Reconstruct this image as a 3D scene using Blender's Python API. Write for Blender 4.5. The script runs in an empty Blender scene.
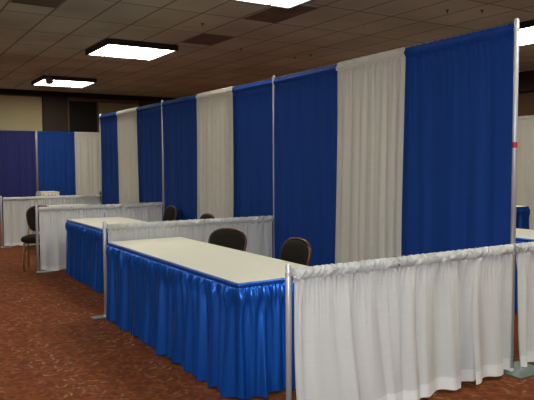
import bpy, bmesh, math, random
import numpy as np
from mathutils import Vector, Matrix

sc = bpy.context.scene
col = sc.collection
PI = math.pi

# ------------------------------------------------------------------ helpers
def obj(name, verts, faces, mat, parent=None, loc=(0, 0, 0), smooth=False, fmat=None, mats=None):
    me = bpy.data.meshes.new(name)
    me.from_pydata([tuple(map(float, v)) for v in verts], [], [tuple(f) for f in faces])
    for m in (mats or [mat]):
        me.materials.append(m)
    if fmat is not None:
        me.polygons.foreach_set('material_index', fmat)
    if smooth:
        me.polygons.foreach_set('use_smooth', [True] * len(me.polygons))
    me.update()
    o = bpy.data.objects.new(name, me)
    col.objects.link(o)
    o.location = loc
    if parent:
        o.parent = parent
    return o

def tag(o, label=None, cat=None, group=None, kind=None):
    if label: o['label'] = label
    if cat: o['category'] = cat
    if group: o['group'] = group
    if kind: o['kind'] = kind
    return o

def thing(name, label, cat, loc=(0, 0, 0), rz=0.0, group=None):
    o = bpy.data.objects.new(name, None)
    o.empty_display_size = .1
    col.objects.link(o)
    o.location = loc
    o.rotation_euler = (0, 0, rz)
    return tag(o, label, cat, group)

def copy_tree(o, parent=None):
    c = o.copy()
    col.objects.link(c)
    if parent:
        c.parent = parent
    for ch in list(o.children):
        copy_tree(ch, c)
    return c

class MB:
    def __init__(s): s.v, s.f = [], []
    def add(s, v, f):
        b = len(s.v); s.v += [tuple(p) for p in v]; s.f += [tuple(i + b for i in q) for q in f]; return s
    def box(s, x0, x1, y0, y1, z0, z1, b=0.0):
        bm = bmesh.new()
        bmesh.ops.create_cube(bm, size=1)
        for v in bm.verts:
            v.co = Vector(((x0 + x1) / 2 + v.co.x * (x1 - x0), (y0 + y1) / 2 + v.co.y * (y1 - y0), (z0 + z1) / 2 + v.co.z * (z1 - z0)))
        if b > 0:
            bmesh.ops.bevel(bm, geom=list(bm.edges), offset=b, segments=2, affect='EDGES', profile=.5)
        bm.verts.index_update()
        s.add([v.co[:] for v in bm.verts], [[v.index for v in f.verts] for f in bm.faces])
        bm.free()
        return s
    def lathe(s, prof, cx=0, cy=0, n=20):
        v, f = [], []
        for r, z in prof:
            for k in range(n):
                a = 2 * PI * k / n
                v.append((cx + r * math.cos(a), cy + r * math.sin(a), z))
        for i in range(len(prof) - 1):
            for k in range(n):
                f.append((i * n + k, i * n + (k + 1) % n, (i + 1) * n + (k + 1) % n, (i + 1) * n + k))
        f.append(tuple(range(n))[::-1]); f.append(tuple((len(prof) - 1) * n + k for k in range(n)))
        return s.add(v, f)
    def tube(s, pts, r, n=10, closed=False, sx=1.0):
        pts = [Vector(p) for p in pts]
        m = len(pts)
        v, f = [], []
        ref = Vector((0, 0, 1))
        for i, p in enumerate(pts):
            if closed:
                t = pts[(i + 1) % m] - pts[i - 1]
            else:
                t = pts[min(i + 1, m - 1)] - pts[max(i - 1, 0)]
            t.normalize()
            a = Vector((0, 1, 0)) if abs(t.y) < .9 else Vector((1, 0, 0))
            a = (a - t * a.dot(t)).normalized()
            b = t.cross(a)
            rr = r[i] if isinstance(r, (list, tuple)) else r
            for k in range(n):
                w = 2 * PI * k / n
                v.append(tuple(p + a * (rr * sx * math.cos(w)) + b * (rr * math.sin(w))))
        for i in range(m if closed else m - 1):
            j = (i + 1) % m
            for k in range(n):
                f.append((i * n + k, i * n + (k + 1) % n, j * n + (k + 1) % n, j * n + k))
        if not closed:
            f.append(tuple(range(n))[::-1]); f.append(tuple((m - 1) * n + k for k in range(n)))
        return s.add(v, f)
    def build(s, name, mat, parent=None, loc=(0, 0, 0), smooth=False):
        return obj(name, s.v, s.f, mat, parent, loc, smooth)

# ------------------------------------------------------------------ materials
def newmat(name):
    m = bpy.data.materials.new(name)
    m.use_nodes = True
    nt = m.node_tree
    return m, nt, nt.nodes['Principled BSDF']

def setp(b, **k):
    for a, v in k.items():
        b.inputs[a.replace('_', ' ')].default_value = v

def plain(name, c, rough=.5, metal=0.0, spec=.5, noise=0.0, nscale=40):
    m, nt, b = newmat(name)
    setp(b, Base_Color=(*c, 1), Roughness=rough, Metallic=metal, Specular_IOR_Level=spec)
    if noise:
        tc = nt.nodes.new('ShaderNodeTexCoord'); nz = nt.nodes.new('ShaderNodeTexNoise')
        nz.inputs['Scale'].default_value = nscale; nz.inputs['Detail'].default_value = 4
        nt.links.new(tc.outputs['Object'], nz.inputs['Vector'])
        mx = nt.nodes.new('ShaderNodeMix'); mx.data_type = 'RGBA'
        mx.inputs['A'].default_value = (*[x * (1 - noise) for x in c], 1)
        mx.inputs['B'].default_value = (*[min(1, x * (1 + noise)) for x in c], 1)
        nt.links.new(nz.outputs['Fac'], mx.inputs['Factor'])
        nt.links.new(mx.outputs['Result'], b.inputs['Base Color'])
    return m

def cloth(name, c, rough=.8, trans=.2, spec=.2, weave=.10, sheen=0.0, wz=150, wx=4):
    """woven cloth: faint horizontal slubs, a little translucent"""
    m, nt, b = newmat(name)
    L = nt.links.new
    tc = nt.nodes.new('ShaderNodeTexCoord'); mp = nt.nodes.new('ShaderNodeMapping')
    mp.inputs['Scale'].default_value = (wx, wx, wz)
    nz = nt.nodes.new('ShaderNodeTexNoise'); nz.inputs['Scale'].default_value = 1.0; nz.inputs['Detail'].default_value = 3
    L(tc.outputs['Object'], mp.inputs['Vector']); L(mp.outputs['Vector'], nz.inputs['Vector'])
    mx = nt.nodes.new('ShaderNodeMix'); mx.data_type = 'RGBA'
    mx.inputs['A'].default_value = (*[x * (1 - weave) for x in c], 1)
    mx.inputs['B'].default_value = (*[min(1, x * (1 + weave)) for x in c], 1)
    L(nz.outputs['Fac'], mx.inputs['Factor'])
    L(mx.outputs['Result'], b.inputs['Base Color'])
    setp(b, Roughness=rough, Specular_IOR_Level=spec, Sheen_Weight=sheen)
    bp = nt.nodes.new('ShaderNodeBump'); bp.inputs['Strength'].default_value = .12; bp.inputs['Distance'].default_value = .004
    L(nz.outputs['Fac'], bp.inputs['Height']); L(bp.outputs['Normal'], b.inputs['Normal'])
    if trans > 0:
        tr = nt.nodes.new('ShaderNodeBsdfTranslucent')
        L(mx.outputs['Result'], tr.inputs['Color'])
        ms = nt.nodes.new('ShaderNodeMixShader'); ms.inputs['Fac'].default_value = trans
        out = nt.nodes['Material Output']
        L(b.outputs['BSDF'], ms.inputs[1]); L(tr.outputs['BSDF'], ms.inputs[2]); L(ms.outputs['Shader'], out.inputs['Surface'])
    return m

M = {}
M['blue'] = cloth('blue_drape_cloth', (.004, .044, .25), .75, .10, .25, .14)
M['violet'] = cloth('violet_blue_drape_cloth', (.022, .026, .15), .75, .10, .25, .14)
M['white'] = cloth('white_drape_cloth', (.66, .645, .59), .85, .22, .15, .07)
M['rail'] = cloth('white_rail_cloth', (.71, .715, .71), .85, .25, .15, .05)
M['hem'] = cloth('white_hem_cloth', (.83, .83, .82), .85, .08, .15, .04)
M['satin'] = cloth('blue_satin', (.003, .098, .50), .33, .03, .7, .06, 0.0, 60, 20)
M['satin'].node_tree.nodes['Principled BSDF'].inputs['Metallic'].default_value = .6
M['white_skirt'] = cloth('white_skirt_cloth', (.66, .64, .57), .8, .1, .2, .06)
M['vinyl'] = plain('white_vinyl', (.66, .64, .545), .55, 0, .35, .03, 6)
M['pole'] = plain('brushed_aluminium', (.60, .62, .65), .40, .5, .5, .05, 30)
M['plate'] = plain('grey_green_steel', (.13, .17, .155), .45, .4, .5, .12, 12)
M['tape'] = plain('red_tape', (.45, .01, .05), .5)
M['wood'] = plain('table_plywood', (.30, .20, .11), .6, 0, .4, .2, 10)
M['steel'] = plain('dark_steel', (.10, .10, .10), .7, .2)
M['uphol'] = plain('dark_olive_upholstery', (.013, .0105, .007), .85, 0, .2, .25, 60)
M['rim'] = plain('bronze_brown_frame', (.11, .052, .03), .28, .4, .5, .2, 30)
M['gold'] = plain('golden_brown_frame', (.26, .17, .07), .35, .6, .5, .15, 30)
M['bronze'] = plain('dark_bronze_frame', (.022, .018, .014), .5, .3)
M['wall'] = plain('brown_wall_paint', (.17, .10, .05), .8, 0, .25, .12, 3)
M['dark'] = plain('dark_brown_panel', (.038, .022, .013), .6, 0, .3, .2, 4)
M['black'] = plain('black_brown_soffit', (.012, .008, .006), .7, 0, .2)
M['beige'] = plain('beige_panel', (.50, .43, .26), .85, 0, .2, .05, 2)
M['olive'] = plain('olive_beige_panel', (.24, .19, .10), .85, 0, .2, .06, 2)
M['trim'] = plain('brown_trim', (.11, .075, .045), .6)
M['smudge'] = plain('discoloured_tile', (.16, .145, .11), .9, 0, .15, .45, 3)
M['sprinkler'] = plain('dull_brass', (.10, .085, .06), .5, .5)
M['speaker'] = plain('grey_plastic', (.16, .155, .14), .6)

# lamp diffuser
m, nt, b = newmat('lit_diffuser')
setp(b, Base_Color=(.9, .9, .85, 1), Roughness=.6, Emission_Color=(1.0, .97, .83, 1), Emission_Strength=15.0)
M['lamp'] = m

# ceiling tiles
m, nt, b = newmat('ceiling_tiles')
L = nt.links.new
tc = nt.nodes.new('ShaderNodeTexCoord'); mp = nt.nodes.new('ShaderNodeMapping')
mp.inputs['Location'].default_value = (.32, -.43, 0)
br = nt.nodes.new('ShaderNodeTexBrick')
br.offset = 0; br.squash = 1
br.inputs['Scale'].default_value = 1; br.inputs['Brick Width'].default_value = .61; br.inputs['Row Height'].default_value = 1.22
br.inputs['Mortar Size'].default_value = .016; br.inputs['Mortar Smooth'].default_value = .1; br.inputs['Bias'].default_value = -.2
br.inputs['Color1'].default_value = (.56, .63, .53, 1); br.inputs['Color2'].default_value = (.49, .55, .46, 1)
br.inputs['Mortar'].default_value = (.27, .255, .20, 1)
nz = nt.nodes.new('ShaderNodeTexNoise'); nz.inputs['Scale'].default_value = .8; nz.inputs['Detail'].default_value = 5
mx = nt.nodes.new('ShaderNodeMix'); mx.data_type = 'RGBA'; mx.blend_type = 'MULTIPLY'; mx.inputs['Factor'].default_value = .5
cr = nt.nodes.new('ShaderNodeValToRGB'); cr.color_ramp.elements[0].position = .3; cr.color_ramp.elements[0].color = (.55, .52, .48, 1); cr.color_ramp.elements[1].position = .6
L(tc.outputs['Object'], mp.inputs['Vector']); L(mp.outputs['Vector'], br.inputs['Vector']); L(tc.outputs['Object'], nz.inputs['Vector'])
L(nz.outputs['Fac'], cr.inputs['Fac']); L(br.outputs['Color'], mx.inputs['A']); L(cr.outputs['Color'], mx.inputs['B']); L(mx.outputs['Result'], b.inputs['Base Color'])
setp(b, Roughness=.95, Specular_IOR_Level=.1)
M['ceiling'] = m

# carpet: rust ground with curled tan and dark flecks
m, nt, b = newmat('rust_carpet')
L = nt.links.new
def math_(op, a=None, bb=None, cc=None):
    n = nt.nodes.new('ShaderNodeMath'); n.operation = op
    for i, x in enumerate((a, bb, cc)):
        if x is None: continue
        if isinstance(x, (int, float)): n.inputs[i].default_value = x
        else: L(x, n.inputs[i])
    return n.outputs[0]
tc = nt.nodes.new('ShaderNodeTexCoord')
def flecks(scale, off, lx, ly, soft):
    mp = nt.nodes.new('ShaderNodeMapping'); mp.inputs['Location'].default_value = off
    L(tc.outputs['Object'], mp.inputs['Vector'])
    vo = nt.nodes.new('ShaderNodeTexVoronoi'); vo.voronoi_dimensions = '2D'; vo.inputs['Scale'].default_value = scale
    L(mp.outputs['Vector'], vo.inputs['Vector'])
    d = nt.nodes.new('ShaderNodeVectorMath'); d.operation = 'SUBTRACT'
    L(mp.outputs['Vector'], d.inputs[0]); L(vo.outputs['Position'], d.inputs[1])
    sp = nt.nodes.new('ShaderNodeSeparateColor'); L(vo.outputs['Color'], sp.inputs['Color'])
    ro = nt.nodes.new('ShaderNodeVectorRotate'); ro.rotation_type = 'Z_AXIS'
    L(d.outputs['Vector'], ro.inputs['Vector']); L(math_('MULTIPLY', sp.outputs['Red'], 6.28), ro.inputs['Angle'])
    sx = nt.nodes.new('ShaderNodeSeparateXYZ'); L(ro.outputs['Vector'], sx.inputs['Vector'])
    X = sx.outputs['X']; Y = sx.outputs['Y']
    Yc = math_('ADD', Y, math_('MULTIPLY', math_('MULTIPLY', X, X), 9.0))
    a = math_('DIVIDE', X, lx); c = math_('DIVIDE', Yc, ly)
    e = math_('ADD', math_('MULTIPLY', a, a), math_('MULTIPLY', c, c))
    mr = nt.nodes.new('ShaderNodeMapRange'); mr.inputs['From Min'].default_value = 1.0 + soft; mr.inputs['From Max'].default_value = 1.0 - soft
    L(e, mr.inputs['Value'])
    return mr.outputs['Result'], sp
def mixc(f, A, B):
    n = nt.nodes.new('ShaderNodeMix'); n.data_type = 'RGBA'
    L(f, n.inputs['Factor'])
    for s, x in (('A', A), ('B', B)):
        if isinstance(x, tuple): n.inputs[s].default_value = (*x, 1)
        else: L(x, n.inputs[s])
    return n.outputs['Result']
nz = nt.nodes.new('ShaderNodeTexNoise'); nz.inputs['Scale'].default_value = 9; nz.inputs['Detail'].default_value = 6; nz.inputs['Roughness'].default_value = .7
L(tc.outputs['Object'], nz.inputs['Vector'])
rp = nt.nodes.new('ShaderNodeValToRGB'); rp.color_ramp.elements[0].position = .32; rp.color_ramp.elements[0].color = (.10, .028, .0105, 1)
rp.color_ramp.elements[1].position = .68; rp.color_ramp.elements[1].color = (.20, .058, .019, 1)
L(nz.outputs['Fac'], rp.inputs['Fac'])
c0 = rp.outputs['Color']
f1, s1 = flecks(11, (0, 0, 0), .040, .0105, .7)
f2, s2 = flecks(12, (3.3, 1.7, 0), .04, .012, .6)
f3, s3 = flecks(14, (7.1, 4.9, 0), .036, .014, .6)
c1 = mixc(math_('MULTIPLY', f3, .35), c0, (.05, .016, .014))
c2 = mixc(math_('MULTIPLY', f2, .35), c1, (.28, .09, .03))
nb = nt.nodes.new('ShaderNodeTexNoise'); nb.inputs['Scale'].default_value = 55; nb.inputs['Detail'].default_value = 3
L(tc.outputs['Object'], nb.inputs['Vector'])
mb_ = nt.nodes.new('ShaderNodeMapRange'); mb_.inputs['From Min'].default_value = .40; mb_.inputs['From Max'].default_value = .56
L(nb.outputs['Fac'], mb_.inputs['Value'])
nc_ = nt.nodes.new('ShaderNodeTexNoise'); nc_.inputs['Scale'].default_value = 3.2; nc_.inputs['Detail'].default_value = 2
L(tc.outputs['Object'], nc_.inputs['Vector'])
mc_ = nt.nodes.new('ShaderNodeMapRange'); mc_.inputs['From Min'].default_value = .42; mc_.inputs['From Max'].default_value = .60
L(nc_.outputs['Fac'], mc_.inputs['Value'])
g1 = math_('MULTIPLY', math_('MULTIPLY', math_('GREATER_THAN', s1.outputs['Green'], .3), mb_.outputs['Result']), mc_.outputs['Result'])
c3 = mixc(math_('MULTIPLY', math_('MULTIPLY', f1, .8), g1), c2, (.30, .225, .14))
L(c3, b.inputs['Base Color'])
setp(b, Roughness=.95, Specular_IOR_Level=.1)
bp = nt.nodes.new('ShaderNodeBump'); bp.inputs['Strength'].default_value = .3; bp.inputs['Distance'].default_value = .004
n2 = nt.nodes.new('ShaderNodeTexNoise'); n2.inputs['Scale'].default_value = 160
L(tc.outputs['Object'], n2.inputs['Vector']); L(n2.outputs['Fac'], bp.inputs['Height']); L(bp.outputs['Normal'], b.inputs['Normal'])
M['carpet'] = m

# ------------------------------------------------------------------ room
X0, X1, Y0, Y1, H = -8.6, 9.6, -6.6, 16.2, 3.6
def struct(name, mb, mat):
    return tag(mb.build(name, mat), kind='structure')
struct('floor', MB().box(X0 - .2, X1 + .2, Y0 - .2, Y1 + .2, -.1, 0), M['carpet'])
struct('ceiling', MB().box(X0 - .2, X1 + .2, Y0 - .2, Y1 + .2, H, H + .1), M['ceiling'])
struct('wall_back', MB().box(X0 - .2, X1 + .2, Y1, Y1 + .15, 0, H), M['wall'])
struct('wall_front', MB().box(X0 - .2, X1 + .2, Y0 - .15, Y0, 0, H), M['wall'])
struct('wall_left', MB().box(X0 - .15, X0, Y0, Y1, 0, H), M['wall'])
struct('wall_right', MB().box(X1, X1 + .15, Y0, Y1, 0, H), M['wall'])
struct('trim_1', MB().box(X0, X1, Y1 - .14, Y1, H - .13, H), M['black'])                 # dark soffit at the ceiling's far edge
struct('trim_2', MB().box(X1 - .3, X1, Y0, Y1 - .14, H - .45, H), M['dark'])
struct('wall_back_panel', MB().box(-3.4, .50, Y1 - .04, Y1, .1, H - .17, .004), M['beige'])
struct('wall_back_column', MB().box(.52, 1.22, Y1 - .10, Y1, 0, H - .13), M['dark'])
d = struct('door_1', MB().box(1.27, 2.10, Y1 - .05, Y1, 0, H - .24, .004), M['black'])
struct('trim_3', MB().box(1.22, 3.42, Y1 - .07, Y1, H - .24, H - .185).box(1.22, 1.27, Y1 - .07, Y1, 0, H - .24).box(2.10, 2.14, Y1 - .07, Y1, 0, H - .24), M['trim'])
struct('wall_back_alcove', MB().box(2.16, 3.42, Y1 - .04, Y1, 0, H - .25), M['olive'])
struct('wall_back_pier', MB().box(3.46, 5.6, Y1 - .10, Y1, 0, H - .13), M['dark'])
struct('baseboard_back', MB().box(X0, .5, Y1 - .02, Y1, 0, .1), M['trim'])
struct('baseboard_right', MB().box(X1 - .02, X1, Y0, Y1 - .2, 0, .1), M['trim'])

# discoloured tiles beside the lamps (tile places of the ceiling grid)
for i, (tx, ty, w, h) in enumerate(((.90, 6.53, .61, .9), (.93, 4.20, .61, 1.12), (-2.15, 5.31, .61, .75))):
    struct('ceiling_stain', MB().box(tx + .02, tx + w - .02, ty + .02, ty + h - .02, H - .004, H + .01), M['smudge'])

# ceiling lights
def ceiling_light(x, y, label):
    t = thing('ceiling_light', label, 'ceiling light', (x, y, H), 0, 'square fluorescent ceiling lights')
    s, dpt = .645, .10
    fr = MB()
    fr.box(-s, s, -s, -s + .035, -dpt, 0).box(-s, s, s - .035, s, -dpt, 0).box(-s, -s + .035, -s + .035, s - .035, -dpt, 0).box(s - .035, s, -s + .035, s - .035, -dpt, 0)
    fr.box(-s + .035, s - .035, -s + .035, s - .035, -.02, 0)
    fr.build('frame', M['bronze'], t)
    i = s - .037
    for a, b_ in ((-1, -.5), (-.5, .5), (.5, 1)):
        MB().box(a * i + .006, b_ * i - .006, -i, i, -dpt + .012, -dpt + .03).build('diffuser', M['lamp'], t)
    MB().box(-i * .5 - .012, -i * .5 + .012, -i, i, -dpt + .005, -dpt + .03).build('divider', M['bronze'], t)
    MB().box(i * .5 - .012, i * .5 + .012, -i, i, -dpt + .005, -dpt + .03).build('divider', M['bronze'], t)
    return t
LX = (-4.86, .34, 6.35); LY = (-1.41, 3.50, 8.33, 13.42)
LAB = {(.34, 3.50): 'lit square ceiling light above the nearest booth, cut off by the top of the picture',
       (.34, 8.33): 'lit square ceiling light over the far booth, largest lamp on the left side',
       (.34, 13.42): 'farthest lit ceiling light, with a small grey fitting hanging in front of it',
       (6.35, 3.50): 'lit ceiling light seen right of the tallest near pole, beyond the drape wall'}
for x in LX:
    for y in LY:
        ceiling_light(7.5 if (x > 5 and y > 13) else 5.32 if (x > 5 and y == 3.50) else x + (.09 if y > 13 else 0), 3.68 if (x > 5 and y == 3.50) else y, LAB.get((x, y), 'lit square ceiling light with a dark bronze frame outside the picture'))

# sprinklers and the small grey fitting in front of the farthest lamp
for (x, y), lb in (((.58, 5.89), 'small sprinkler head alone on a tile left of the near dark ceiling tile'),
                   ((2.14, 7.45), 'small sprinkler head on the ceiling above the middle blue drapes'),
                   ((3.50, 7.67), 'left sprinkler head of the close pair over the white drape'),
                   ((3.62, 7.30), 'right sprinkler head of the close pair over the white drape'),
                   ((3.13, 3.40), 'sprinkler head above the near white drape, on the right of the ceiling'),
                   ((3.55, 3.15), 'sprinkler head above the near blue drape, rightmost on the ceiling')):
    s = thing('sprinkler_head', lb, 'sprinkler', (x, y, H), 0, 'ceiling sprinkler heads')
    MB().lathe([(.026, 0), (.026, -.005), (.010, -.008), (.010, -.024), (.005, -.028), (.005, -.034)][::-1], n=12).build('body', M['sprinkler'], s)
    MB().lathe([(.015, -.038), (.015, -.035), (.004, -.033)], n=12).build('deflector', M['sprinkler'], s)
s = thing('ceiling_speaker', 'small grey fitting hanging from the ceiling in front of the farthest lamp', 'fitting', (-.18, 12.3, H))
MB().lathe([(.012, -.10), (.012, 0)], n=10).build('stem', M['speaker'], s)
MB().lathe([(.055, -.26), (.085, -.24), (.085, -.17), (.05, -.11), (.014, -.095)], n=16).build('body', M['speaker'], s, smooth=True)

# ------------------------------------------------------------------ pipe and drape
PR = .0168
def upright(x, y, h, label, plate=(.15, .15, 0, 0), tape=None, lean=(0, 0)):
    t = thing('upright_pole', label, 'pole', (x, y, 0), 0, 'tall drape uprights' if h > 1.5 else 'short rail posts')
    t.rotation_euler = (lean[0], lean[1], 0)
    n = 24
    MB().lathe([(PR, .010), (PR, h - .012), (PR - .004, h - .004), (PR - .006, h)], n=n).build('pole', M['pole'], t, smooth=False)
    for p in t.children[-1].data.polygons:
        if len(p.vertices) == 4: p.use_smooth = True
    px, py, ox, oy = plate
    MB().box(ox - px, ox + px, oy - py, oy + py, 0, .010, .003).build('base_plate', M['plate'], t)
    MB().lathe([(PR + .012, .010), (PR + .010, .022), (PR + .001, .026), (PR + .001, .03)], n=n).build('collar', M['pole'], t)
    for zz in ((h - .055,) if h < 1.5 else (.9, h - .075)):
        MB().lathe([(PR + .0005, zz - .012), (PR + .003, zz - .010), (PR + .003, zz + .010), (PR + .0005, zz + .012)], n=n).build('slot_ring', M['pole'], t)
    if tape:
        o = MB().lathe([(PR + .0002, tape - .02), (PR + .0015, tape - .02), (PR + .0015, tape + .02), (PR + .0002, tape + .02)], n=n).build('tape_band', M['tape'], t)
        o['label'] = 'red tape band around the pole'
    return t

U = [(.045, -.02), (.02, 3.03), (-.01, 6.08), (.005, 9.15)]
P = [(-1.845, -.01), (-1.865, 3.12), (-1.855, 6.105), (-1.81, 9.155)]
upright(*U[0], 2.465, 'tallest looking silver pole, at the near end of the drape wall, red tape around it', (.16, .13, .07, -.02), 1.60, (0, 0))
upright(*U[1], 2.44, 'tall silver pole between the first and second sections of the drape wall')
upright(*U[2], 2.44, 'tall silver pole between the second and third sections of the drape wall')
upright(*U[3], 2.44, 'tall silver pole at the far left end of the blue and white drape wall')
upright(*P[0], .935, 'short silver post in the foreground at the end of the nearest white rail', (.15, .15, -.03, 0))
upright(*P[1], .935, 'short silver post at the far end of the nearest blue table', (.095, .06, -.035, .02))
upright(*P[2], .935, 'short silver post beside the black chair on the left', (.09, .07, .085, .02))
upright(*P[3], .935, 'short silver post at the left edge of the picture, end of the far rail', (.09, .07, .085, .02))

def crossbar(a, b, z, label, grp, za=0.0):
    ax, ay = a; bx, by = b
    v = Vector((bx - ax, by - ay, 0)); l = v.length; u = v / l
    t = thing('crossbar', label, 'crossbar', (ax, ay, z), math.atan2(v.y, v.x), grp)
    t.rotation_euler = (0, math.atan2(za, l), math.atan2(v.y, v.x)); t.location.z = z + za
    g = PR + .004
    MB().tube([(g + .012, 0, 0), (l - g - .012, 0, 0)], .0135, 14).build('tube', M['pole'], t, smooth=True)
    for s in (g, l - g):
        MB().box(s - .004, s + .004 , -.006, .006, -.02, .012).build('hook', M['steel'], t)
    return t

WZ, RZ = 2.41, .885
for i, w in enumerate(('nearest', 'middle', 'farthest')):
    crossbar(U[i], U[i + 1], WZ - .045, f'horizontal pipe inside the top hem of the {w} section of drape wall', 'drape wall crossbars', .03 if i == 0 else 0)
for i, w in enumerate(('nearest low white rail', 'low white rail behind the nearest table', 'low white rail behind the second table', 'farthest low white rail on the left')):
    crossbar(P[i], U[i], RZ - .03, f'horizontal pipe inside the top hem of the {w}', 'low rail crossbars')
crossbar(U[0], (1.9, -.02), RZ - .03, 'horizontal pipe of the low rail running right beyond the near tall pole', 'low rail crossbars')

def fbm(rng, n, x):
    """smooth random function of x in metres: sum of sines"""
    y = np.zeros_like(x)
    for lam, a in n:
        y += a * np.sin(2 * PI * x / lam + rng.uniform(0, 6.28) + .8 * np.sin(2 * PI * x / (lam * 2.7) + rng.uniform(0, 6.28)))
    return y

def drape(name, label, grp, a, b, z0, z1, mat, seed, side=1, lam=.13, amp=(.006, .022), gather=.005, glam=.022,
          off=0.0, hem=None, edge=(0, 0), flare=0.0, pr=.0145, res=.009, head=.09, sag=0.0, hemmat=None, cat='drape', flare_x=None, hemwave=.008, lift=None, rise=0.0, skew=0.0):
    """one cloth panel on a pipe: pocket round the pipe, a ruffle above it, folds below.  side=+1: front is left of a->b."""
    rng = np.random.default_rng(seed)
    A = np.array(a, float); B = np.array(b, float)
    l = np.linalg.norm(B - A); u = (B - A) / l; nrm = np.array([-u[1], u[0]]) * side
    nc = int(l / res) + 1
    s = np.linspace(0, l, nc)
    big = fbm(rng, ((lam, 1.0), (lam * 1.9, .6), (lam * .55, .3)), s)
    big2 = fbm(rng, ((lam * 1.6, .8), (lam * 3.1, .6)), s)
    g1 = fbm(rng, ((glam, 1.0), (glam * 1.7, .8), (glam * 3.3, .6)), s)
    g2 = fbm(rng, ((glam * .8, 1.0), (glam * 2.1, .9)), s)
    g3 = fbm(rng, ((glam * 2.4, 1.0), (glam * 1.3, .7)), s)
    hw = fbm(rng, ((lam * 1.3, 1.0), (lam * 3, 1.0)), s) * hemwave
    ew = [rng.uniform(0, 6.28) for _ in range(4)]
    rows = []   # (kind, z fraction, normal offset)
    hz = z1 - (.045 if z1 > 1.5 else .03) - .038
    zb = np.concatenate([[0, hem or .04], np.linspace(hem or .04, hz - z0, 46 if (z1 - z0) > 1.5 else 34)[1:]]) if True else None
    for z in zb: rows.append(('f', z0 + z, .008))
    pz = z1 - .045 if z1 > 1.5 else z1 - .03
    k = (z1 - pz)
    for dz, n in ((-.034, .004), (-.030, .005), (-.025, .011), (-.016, pr * .95), (-.006, pr + .003), (.006, pr + .003), (.014, pr * .85), (.021, .007), (k * .8, .005), (k, .003)):
        rows.append(('p', pz + dz, n))
    for dz, n in ((k, -.003), (k * .8, -.0045), (.022, -.006), (.012, -pr * .9), (0, -pr - .004), (-.012, -pr * .9), (-.026, -.008), (-head + k * .7, -.006)):
        rows.append(('b', pz + dz, n))
    V = []
    for kind, z, n in rows:
        t = np.clip((hz - z) / (hz - z0), 0, 1)
        if kind == 'f':
            am = amp[0] + (amp[1] - amp[0]) * t ** .8
            fold = big * (1 - .45 * t) + big2 * .45 * t
            if amp[1] > .0: fold = np.sign(fold) * np.abs(fold) ** .85
            o = am * fold * min(1, .15 + t * 5) + gather * g1 * math.exp(-t * 9) + gather * .35 * g3 * math.exp(-t * 3.5)
            zz = np.full(nc, z) + (hw * max(0, 1 - (z - z0) / .5)) + (np.interp(s / l, *lift) if lift is not None else 0) * max(0, 1 - (z - z0) / .7)
            fl = flare * t ** 1.3
            if flare_x is not None: fl = np.interp(s / l, *flare_x) * t ** 1.3
            o = o + n + (off if off > 0 else off * min(1, t * 14)) + fl + .004 * (1 - t)
            if t < .04 and off >= 0: o = np.maximum(o, .003)
        else:
            w = g2 if kind == 'b' else (g1 * .5 + g2 * .5)
            top = max(0, (z - pz) / k)
            sh = int(round((z - pz) / res * .9))
            w = np.roll(w, sh)
            o = n + off * (.3 if off < 0 else (1.0 if n > 0 else .2)) + gather * (1.9 if n > 0 else .6) * np.abs(w) ** 1.3 * (1 if n > 0 else -1) * (1 if abs(n) > .006 else .7) + np.sign(n) * .002
            if z < pz + .014 and z > pz - .014: o = np.sign(n) * np.maximum(np.abs(o), pr + .0015)
            zz = np.full(nc, z) + (g2 * .0022 * top if top > .3 else g2 * .002)
        ex0 = edge[0] * math.sin(ew[0] + t * 3.0) * (.3 + t) if edge[0] else 0
        ex1 = edge[1] * math.sin(ew[1] + t * 3.0) * (.3 + t) if edge[1] else 0
        se = s + skew * t ** .6 * (1 - s / l) ** 3 * (kind == 'f') + ex0 * (1 - s / l) + ex1 * s / l + (.25 * gather * g3 * (1 if kind != 'f' else math.exp(-t * 6)))
        xy = A[None] + u[None] * se[:, None] + nrm[None] * np.asarray(o)[:, None]
        zz = zz + rise * (1 - s / l) * (z - z0) / (z1 - z0)
        V.append(np.column_stack([xy[:, 0] - A[0], xy[:, 1] - A[1], zz]))
    nr = len(rows)
    V = np.concatenate(V)
    F, FM = [], []
    for i in range(nr - 1):
        for j in range(nc - 1):
            q = (i * nc + j, i * nc + j + 1, (i + 1) * nc + j + 1, (i + 1) * nc + j)
            F.append(q if side < 0 else q[::-1])
            FM.append(1 if (hem and i == 0) else 0)
    o = obj(name, V, F, mat, None, (A[0], A[1], 0), True, FM, [mat, hemmat or mat])
    return tag(o, label, cat, grp)

# the tall wall, near to far; front faces the booths (-x)
GW = 'panels of the tall blue and white drape wall'
wall = [  # y0, y1, colour, offset, label
    (-.008, 1.15, 'blue', -.024, 'tall blue drape panel at the near right end of the drape wall'),
    (1.01, 1.90, 'white', .022, 'tall white drape panel between the two nearest blue panels, largest white panel'),
    (1.85, 3.011, 'blue', 0, 'tall blue drape panel behind the right-hand chair of the nearest table'),
    (3.042, 4.03, 'blue', -.024, 'tall blue drape panel just left of the second tall pole'),
    (3.90, 4.87, 'white', .022, 'tall white drape panel in the middle section of the drape wall'),
    (4.81, 6.061, 'blue', 0, 'tall blue drape panel just right of the third tall pole'),
    (6.092, 7.20, 'blue', -.024, 'tall blue drape panel just left of the third tall pole'),
    (7.07, 8.08, 'white', .022, 'narrowest looking tall white panel, in the farthest section of drape wall'),
    (8.02, 9.131, 'blue', 0, 'tall blue drape panel at the far left end of the drape wall')]
def wallx(y):
    return float(np.interp(y, [p[1] for p in U], [p[0] for p in U]))
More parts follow.
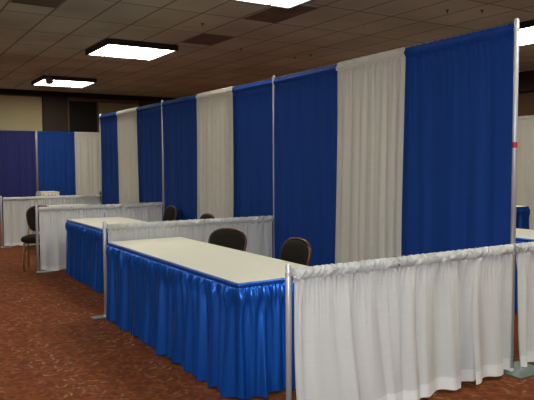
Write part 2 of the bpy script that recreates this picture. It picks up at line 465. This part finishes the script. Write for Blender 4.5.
for i, (ya, yb, c, off, lb) in enumerate(wall):
    w = c == 'white'
    drape('tall_drape', lb, GW, (wallx(ya), ya), (wallx(yb), yb), .03, WZ + (.03 * (1 - yb / 3.05) if i < 3 else 0), M[c], 100 + i, 1, lam=.12 if w else .24,
          amp=(.003, .013) if w else (.002, .016), gather=.0045 if w else .003, glam=.03, off=off, edge=(.03, .03) if w else (0, 0), res=.0095 if yb < 5 else .014, hem=.06, rise=.03 * (yb - ya) / 3.05 if i < 3 else 0)

# low rails: front faces the camera (-y); side=-1 because a->b runs +x
GR = 'white panels of the low rails'
def rail(i, xs, labels, y0, y1, seeds, xa, xb, **k):
    for j, lb in enumerate(labels):
        a, b = xs[j], xs[j + 1]
        ya = y0 + (y1 - y0) * (a - xa) / (xb - xa); yb = y0 + (y1 - y0) * (b - xa) / (xb - xa)
        drape('rail_drape', lb, GR, (a, ya), (b, yb), .02, RZ + .02, M['rail'], seeds + j, -1, hemmat=M['hem'], hem=.075, pr=.0145, head=.08, **{**k, **(k.get('per', {}).get(j, {}) if 0 else {})})
NL = ['white panel of the nearest low rail, beside the foreground post', 'white panel of the nearest low rail, the middle one under the blue drape', 'narrow white panel of the nearest low rail, beside the tall near pole']
NP = dict(hemwave=.003, lam=.19, amp=(.010, .036), gather=.0105, glam=.026, res=.005, head=.07, hem=.08, hemmat=M['hem'], edge=(.012, .012))
drape('rail_drape', NL[0], GR, (-1.815, -.011), (-1.065, -.014), .02, RZ + .022, M['rail'], 301, -1, flare_x=([0, .3, .6, .8, 1], [.02, .05, .12, .10, .015]), **NP)
drape('rail_drape', NL[1], GR, (-1.062, -.014), (-.36, -.018), .025, RZ + .022, M['rail'], 302, -1, skew=-.07, flare_x=([0, .12, .3, .6, 1], [.075, .08, .06, .06, .015]), **NP)
drape('rail_drape', NL[2], GR, (-.357, -.018), (.024, -.02), .03, RZ + .022, M['rail'], 303, -1, skew=-.10, flare_x=([0, .3, .7, 1], [.075, .06, .03, .02]), **{**NP, 'edge': (0, 0)})
drape('rail_drape', 'white rail panel at the right edge of the picture, beyond the tall near pole', GR, (.063, -.02), (1.0, -.02), .03, RZ + .022, M['rail'], 304, -1, flare=.03, **NP)
FP = dict(lam=.16, amp=(.005, .020), gather=.009, glam=.038, res=.010, head=.075, hem=.06, hemmat=M['hem'])
for i, (nm, lbs) in enumerate((('b', ('white rail panel behind the nearest table, left half by the short post', 'white rail panel behind the nearest table, right half by the tall pole')),
                               ('c', ('white rail panel behind the second table, left half beside the black chair', 'white rail panel behind the second table, right half against the drape wall')),
                               ('d', ('white panel of the farthest low rail, left half behind the black chair', 'white panel of the farthest low rail, right half against the drape wall')))):
    p, q = P[i + 1], U[i + 1]
    d = Vector((q[0] - p[0], q[1] - p[1]))
    f = lambda t: (p[0] + d.x * t, p[1] + d.y * t)
    drape('rail_drape', lbs[0], GR, f(.016), f(.5), .025, RZ + .022, M['rail'], 320 + i, -1, flare=.01, **FP)
    drape('rail_drape', lbs[1], GR, f(.505), f(.983), .025, RZ + .022, M['rail'], 330 + i, -1, flare=.01, **FP)

# far booths: a drape wall across the room
FY = 15.65
for x, lb in ((-2.83, 'silver pole of the distant drape wall, outside the left edge'), (.215, 'thin silver pole in the distant blue drape wall on the left'), (3.26, 'silver pole of the distant drape wall hidden behind the long wall')):
    upright(x, FY, 2.44, lb)
crossbar((-2.83, FY), (.215, FY), WZ - .03, 'horizontal pipe of the distant drape wall, left of its pole', 'distant crossbars')
crossbar((.215, FY), (3.26, FY), WZ - .03, 'horizontal pipe of the distant drape wall, right of its pole', 'distant crossbars')
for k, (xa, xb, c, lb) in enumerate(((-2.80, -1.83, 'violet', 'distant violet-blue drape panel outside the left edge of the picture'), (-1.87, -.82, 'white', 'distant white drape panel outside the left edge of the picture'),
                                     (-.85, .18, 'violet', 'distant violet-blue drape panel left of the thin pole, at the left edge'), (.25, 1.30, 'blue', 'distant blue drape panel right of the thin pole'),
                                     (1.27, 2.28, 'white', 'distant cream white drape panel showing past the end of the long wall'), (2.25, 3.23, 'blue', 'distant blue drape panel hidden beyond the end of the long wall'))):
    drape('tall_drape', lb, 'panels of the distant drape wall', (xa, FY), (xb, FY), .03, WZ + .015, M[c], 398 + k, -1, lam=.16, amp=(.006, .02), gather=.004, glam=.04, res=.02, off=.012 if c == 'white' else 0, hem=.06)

# drapes of the opposite row at the right
for y, lb in ((4.3, 'silver pole across the right aisle, nearer of the two'), (7.35, 'silver pole of the drape wall across the right aisle, far one')):
    upright(7.6, y, 2.44, lb)
crossbar((7.6, 4.3), (7.6, 7.35), WZ - .03, 'horizontal pipe of the drape wall across the right aisle', 'right aisle crossbars')
drape('tall_drape', 'beige-white tall drape at the right edge, across the aisle behind the near pole', 'tall drapes across the right aisle', (7.6, 4.34), (7.6, 6.2), .03, WZ + .015, M['white'], 440, 1, lam=.16, amp=(.006, .02), gather=.004, glam=.04, res=.02, hem=.06)
drape('tall_drape', 'blue tall drape across the right aisle, hidden behind the near drape wall', 'tall drapes across the right aisle', (7.6, 6.22), (7.6, 7.3), .03, WZ + .015, M['blue'], 441, 1, lam=.16, amp=(.006, .02), gather=.004, glam=.04, res=.02, hem=.06)

# ------------------------------------------------------------------ tables
def table(x0, x1, y0, y1, lab, color='satin', z=.745, seed=1, sides='fne', lam=.095, res=.006):
    """folding table, white vinyl cover and pleated skirt, three things"""
    cx, cy = (x0 + x1) / 2, (y0 + y1) / 2
    hx, hy = (x1 - x0) / 2, (y1 - y0) / 2
    t = thing('folding_table', f'folding table under the {lab[0]}', 'table', (cx, cy, 0), 0, 'skirted folding tables')
    MB().box(-hx + .012, hx - .012, -hy + .012, hy - .012, z - .034, z - .004, .004).build('tabletop', M['wood'], t)
    for s in (-1, 1):
        yy = s * (hy - .25)
        for q in (-1, 1):
            xx = q * (hx - .10)
            MB().tube([(xx, yy, .0), (xx, yy, z - .034)], .0125, 10).build('leg', M['steel'], t, smooth=True)
        MB().tube([(-hx + .10, yy, .12), (hx - .10, yy, .12)], .009, 8).build('stretcher', M['steel'], t, smooth=True)
    # cover
    c = MB().box(-hx, hx, -hy, hy, z - .0035, z, .0012)
    tag(c.build('table_cover', M['vinyl'], None, (cx, cy, 0)), f'{lab[1]}', 'table cover', 'white vinyl table covers')
    # skirt: path round the far end, front, near end (and back when asked)
    r = .02
    ox = .004
    pts = []
    def corner(px, py, a0, a1):
        for k in range(7):
            a = a0 + (a1 - a0) * k / 6
            pts.append((px + r * math.cos(a), py + r * math.sin(a)))
    X0_, X1_, Y0_, Y1_ = -hx - ox, hx + ox, -hy - ox, hy + ox
    pts.append((X1_, Y1_))
    corner(X0_ + r, Y1_ - r, PI / 2, PI)
    corner(X0_ + r, Y0_ + r, PI, 1.5 * PI)
    if 'b' in sides:
        corner(X1_ - r, Y0_ + r, 1.5 * PI, 2 * PI)
        pts.append((X1_, Y1_ - .01))
    else:
        pts.append((X1_, Y0_))
    pts = np.array(pts)
    seg = np.linalg.norm(np.diff(pts, axis=0), axis=1); cum = np.concatenate([[0], np.cumsum(seg)])
    n = int(cum[-1] / res)
    s = np.linspace(0, cum[-1], n)
    px = np.interp(s, cum, pts[:, 0]); py = np.interp(s, cum, pts[:, 1])
    tx = np.gradient(px); ty = np.gradient(py)
    w = np.hypot(tx, ty); nx, ny = ty / w, -tx / w
    # outward: left->? path runs anticlockwise seen from above starting far end, going -x
    ctr = (px * nx + py * ny)
    if ctr.mean() < 0: nx, ny = -nx, -ny
    ker = np.ones(9) / 9
    nx = np.convolve(np.pad(nx, 4, 'edge'), ker, 'valid'); ny = np.convolve(np.pad(ny, 4, 'edge'), ker, 'valid')
    rng = np.random.default_rng(seed)
    g = fbm(rng, ((.028, 1), (.045, .8), (.019, .4)), s)
    mid = fbm(rng, ((lam, 1), (lam * 1.45, .8), (lam * .6, .35)), s)
    low = fbm(rng, ((lam * 1.25, 1), (lam * 2.2, .8)), s)
    blob = fbm(rng, ((.10, 1), (.06, .8)), s)
    hw = fbm(rng, ((lam * 1.3, .006), (lam * 2.7, .006)), s)
    rows = [(z - .001, 0, 'h'), (z - .004, .006, 'h'), (z - .014, .009, 'h'), (z - .026, .008, 'h'), (z - .031, .003, 'h'), (z - .036, .004, 'f')]
    for q in np.linspace(z - .042, .018, 40): rows.append((q, .006, 'f'))
    V = []
    for zz, o, kind in rows:
        tt = (z - .034 - zz) / (z - .05)
        tt = max(0, min(1, tt))
        if kind == 'h':
            off = o + .0006 * g
            zc = np.full(n, zz)
        else:
            puff = .014 * math.exp(-((tt - .07) / .07) ** 2)
            off = o + puff + .0055 * g * math.exp(-tt * 9) + mid * (.016 * min(1, tt * 5)) * (1 - .45 * tt) + low * .026 * tt ** .9 + .02 * tt + .010 * blob * math.exp(-((tt - .12) / .1) ** 2)
            off = np.maximum(off, -.004)
            zc = np.full(n, zz) + hw * max(0, tt - .6) * 2
        V.append(np.column_stack([px + nx * off, py + ny * off, zc]))
    nr = len(rows); V = np.concatenate(V); F = []
    FM = []
    for i in range(nr - 1):
        for j in range(n - 1):
            F.append((i * n + j, i * n + j + 1, (i + 1) * n + j + 1, (i + 1) * n + j)); FM.append(0)
    o = obj('table_skirt', V, F, M[color], None, (cx, cy, 0), True)
    tag(o, lab[2], 'table skirt', 'pleated table skirts')

table(-1.855, -1.115, .53, 3.03, ('nearest white cover and blue skirt', 'long white vinyl cover on the nearest blue-skirted table', 'shiny blue pleated skirt of the nearest table, largest in the picture'), seed=11, res=.005)
table(-1.52, -.78, 3.40, 5.82, ('second white cover, left of the nearest table', 'white vinyl cover on the second table, behind the nearest rail post', 'blue pleated skirt of the second table, left of the nearest one'), seed=12)
table(-1.13, -.39, 6.70, 9.06, ('third white cover, showing over the rail on the left', 'white vinyl cover on the third table, a thin strip above the left rail', 'blue pleated skirt of the third table, hidden behind the left rail'), seed=13, res=.012)
table(1.60, 2.34, .40, 2.75, ('white cover right of the tall near pole', 'white vinyl cover right of the tall near pole, above the rail', 'dark blue pleated skirt at the right edge, just above the rail'), seed=14, res=.012, sides='fneb')
table(4.88, 5.56, 3.80, 6.2, ('farther cover right of the tall near pole', 'thin white cover edge of the farther table right of the tall pole', 'blue skirt of the farther table, right of the tall pole before a beige drape'), seed=15, res=.012)
table(.06, .52, 14.5, 15.1, ('distant white-skirted cover at left', 'distant white table cover in front of the far blue drapes', 'white skirt of the distant table in front of the far blue drapes'), color='white_skirt', seed=16, res=.015, z=.76)

# ------------------------------------------------------------------ chairs (face -y, width along x)
def make_chair():
    t = thing('banquet_chair', 'x', 'chair')
    # seat cushion
    bm = bmesh.new()
    n = 40
    rings = [(0.93, .405), (1.0, .420), (1.01, .445), (.97, .468), (.80, .482), (.45, .489), (.0, .490)]
    V, F = [], []
    for sc_, z in rings[:-1]:
        for k in range(n):
            a = 2 * PI * k / n
            c, s_ = math.cos(a), math.sin(a)
            e = .55
            x = .225 * sc_ * math.copysign(abs(c) ** e, c); y = .215 * sc_ * math.copysign(abs(s_) ** e, s_)
            x *= 1 - .10 * (y / .215)       # wider in front
            V.append((x, y - .01, z))
    V.append((0, -.01, .49))
    for i in range(len(rings) - 2):
        for k in range(n): F.append((i * n + k, i * n + (k + 1) % n, (i + 1) * n + (k + 1) % n, (i + 1) * n + k))
    b0 = (len(rings) - 2) * n
    for k in range(n): F.append((b0 + k, b0 + (k + 1) % n, len(V) - 1))
    F.append(tuple(range(n))[::-1])
    obj('seat', V, F, M['uphol'], t, smooth=True)
    bm.free()
    # seat frame
    MB().box(-.19, .19, -.19, .17, .385, .405, .006).build('seat_frame', M['rim'], t)
    # back outline: arched top, waisted bottom
    zc0, zc1 = .53, .875
    def outline(k, N):
        # anticlockwise from bottom-left
        pts = []
        a = 2 * PI * k / N
        c, s_ = math.cos(a), math.sin(a)
        e = .46
        x = math.copysign(abs(c) ** e, c); z = math.copysign(abs(s_) ** e, s_)
        zz = (z + 1) / 2
        wdt = .142 + .048 * math.sin(min(1, zz * 1.1) * PI / 2) ** 1.1
        arch = (1 - (x * x)) * .034 * max(0, z)
        return x * wdt, zc0 + (zc1 - .03 - zc0) * zz + arch
    tilt = lambda z: .175 + (z - .48) * .24
    N = 48
    V, F = [], []
    levels = [(-.020, .88), (-.026, .93), (-.020, .985), (.0, 1.0), (.012, .985), (.018, .93), (.016, .88)]
    ins = [(-.034, .55), (-.038, .15)]
    cz = (zc0 + zc1) / 2
    prof = [(-.040, .02), (-.038, .35), (-.034, .7), (-.026, .92), (-.012, .985), (.008, .985), (.016, .92), (.02, .7), (.022, .35), (.022, .02)]
    for dy, sc_ in prof:
        for k in range(N):
            x, z = outline(k, N)
            x *= sc_; z = cz + (z - cz) * sc_
            V.append((x, tilt(z) + dy, z))
    for i in range(len(prof) - 1):
        for k in range(N): F.append((i * N + k, i * N + (k + 1) % N, (i + 1) * N + (k + 1) % N, (i + 1) * N + k))
    F.append(tuple(range(N))[::-1]); F.append(tuple((len(prof) - 1) * N + k for k in range(N)))
    obj('backrest', V, F, M['uphol'], t, smooth=True)
    ring = []
    for k in range(N):
        x, z = outline(k, N)
        ring.append((x * 1.025, tilt(z), cz + (z - cz) * 1.025))
    MB().tube(ring, .0095, 8, True, 1.5).build('back_frame', M['rim'], t, smooth=True)
    # legs
    for s_ in (-1, 1):
        MB().tube([(s_ * .185, -.185, .405), (s_ * .188, -.195, .2), (s_ * .19, -.205, 0)], [.013, .012, .010], 8).build('leg', M['gold'], t, smooth=True)
        MB().tube([(s_ * .155, .195, .60), (s_ * .165, .172, .48), (s_ * .168, .165, .39), (s_ * .172, .19, .2), (s_ * .176, .225, 0)], [.011, .012, .0125, .012, .010], 8).build('leg', M['gold'], t, smooth=True)
    MB().tube([(-.17, .178, .27), (.17, .178, .27)], .007, 8).build('stretcher', M['gold'], t, smooth=True)
    return t
ch0 = make_chair()
# facing direction angle: chair faces -y at rz=0; facing -x is rz=-90deg
chairs = [(-1.20, 2.12, math.radians(-57), 'dark banquet chair behind the nearest table, left of the two, against the white rail'),
          (-1.15, 1.28, math.radians(-90), 'dark banquet chair behind the nearest table, right of the two, against the blue drape'),
          (-.40, 5.50, math.radians(-90), 'dark chair by the third tall pole, only the back showing above the rail'),
          (-.62, 3.92, math.radians(-90), 'dark chair behind the second table, only its top edge showing above the rail'),
          (-1.75, 6.47, math.radians(-18), 'black banquet chair at the left, beside the short silver post'),
          (.95, 12.05, math.radians(-40), 'distant black chair in front of the far cream white drape')]
for i, (x, y, a, lb) in enumerate(chairs):
    c = ch0 if i == 0 else copy_tree(ch0)
    c.location = (x, y, 0); c.rotation_euler = (0, 0, a)
    tag(c, lb, 'chair', 'dark banquet chairs')

# ------------------------------------------------------------------ camera
cx, cy, cz, yaw, pit, rol, f = -3.75287, -2.84386, 1.47992, .55909, -.05739, -.00539, 632.96627
fw = Vector((math.sin(yaw) * math.cos(pit), math.cos(yaw) * math.cos(pit), math.sin(pit)))
r = fw.cross(Vector((0, 0, 1))).normalized(); u = r.cross(fw)
R_ = r * math.cos(rol) + u * math.sin(rol); U_ = u * math.cos(rol) - r * math.sin(rol)
cam = bpy.data.cameras.new('camera'); co = bpy.data.objects.new('camera', cam); col.objects.link(co)
co.matrix_world = Matrix(((R_.x, U_.x, -fw.x, cx), (R_.y, U_.y, -fw.y, cy), (R_.z, U_.z, -fw.z, cz), (0, 0, 0, 1)))
cam.sensor_width = 36; cam.lens = f / 534 * 36; cam.clip_start = .05
sc.camera = co

fl = bpy.data.lights.new('camera_flash', 'POINT'); fl.energy = 235; fl.shadow_soft_size = .03; fl.color = (.88, .94, 1)
fo = bpy.data.objects.new('camera_flash', fl); col.objects.link(fo)
fo.location = Vector((cx, cy, cz)) + U_ * .05 - R_ * .03 - fw * .02

w = bpy.data.worlds.new('world'); sc.world = w; w.use_nodes = True
w.node_tree.nodes['Background'].inputs['Color'].default_value = (.02, .018, .015, 1)
w.node_tree.nodes['Background'].inputs['Strength'].default_value = 1

vs = sc.view_settings
vs.view_transform = 'Standard'; vs.look = 'None'; vs.gamma = 1; vs.use_curve_mapping = False
vs.exposure = 0.25
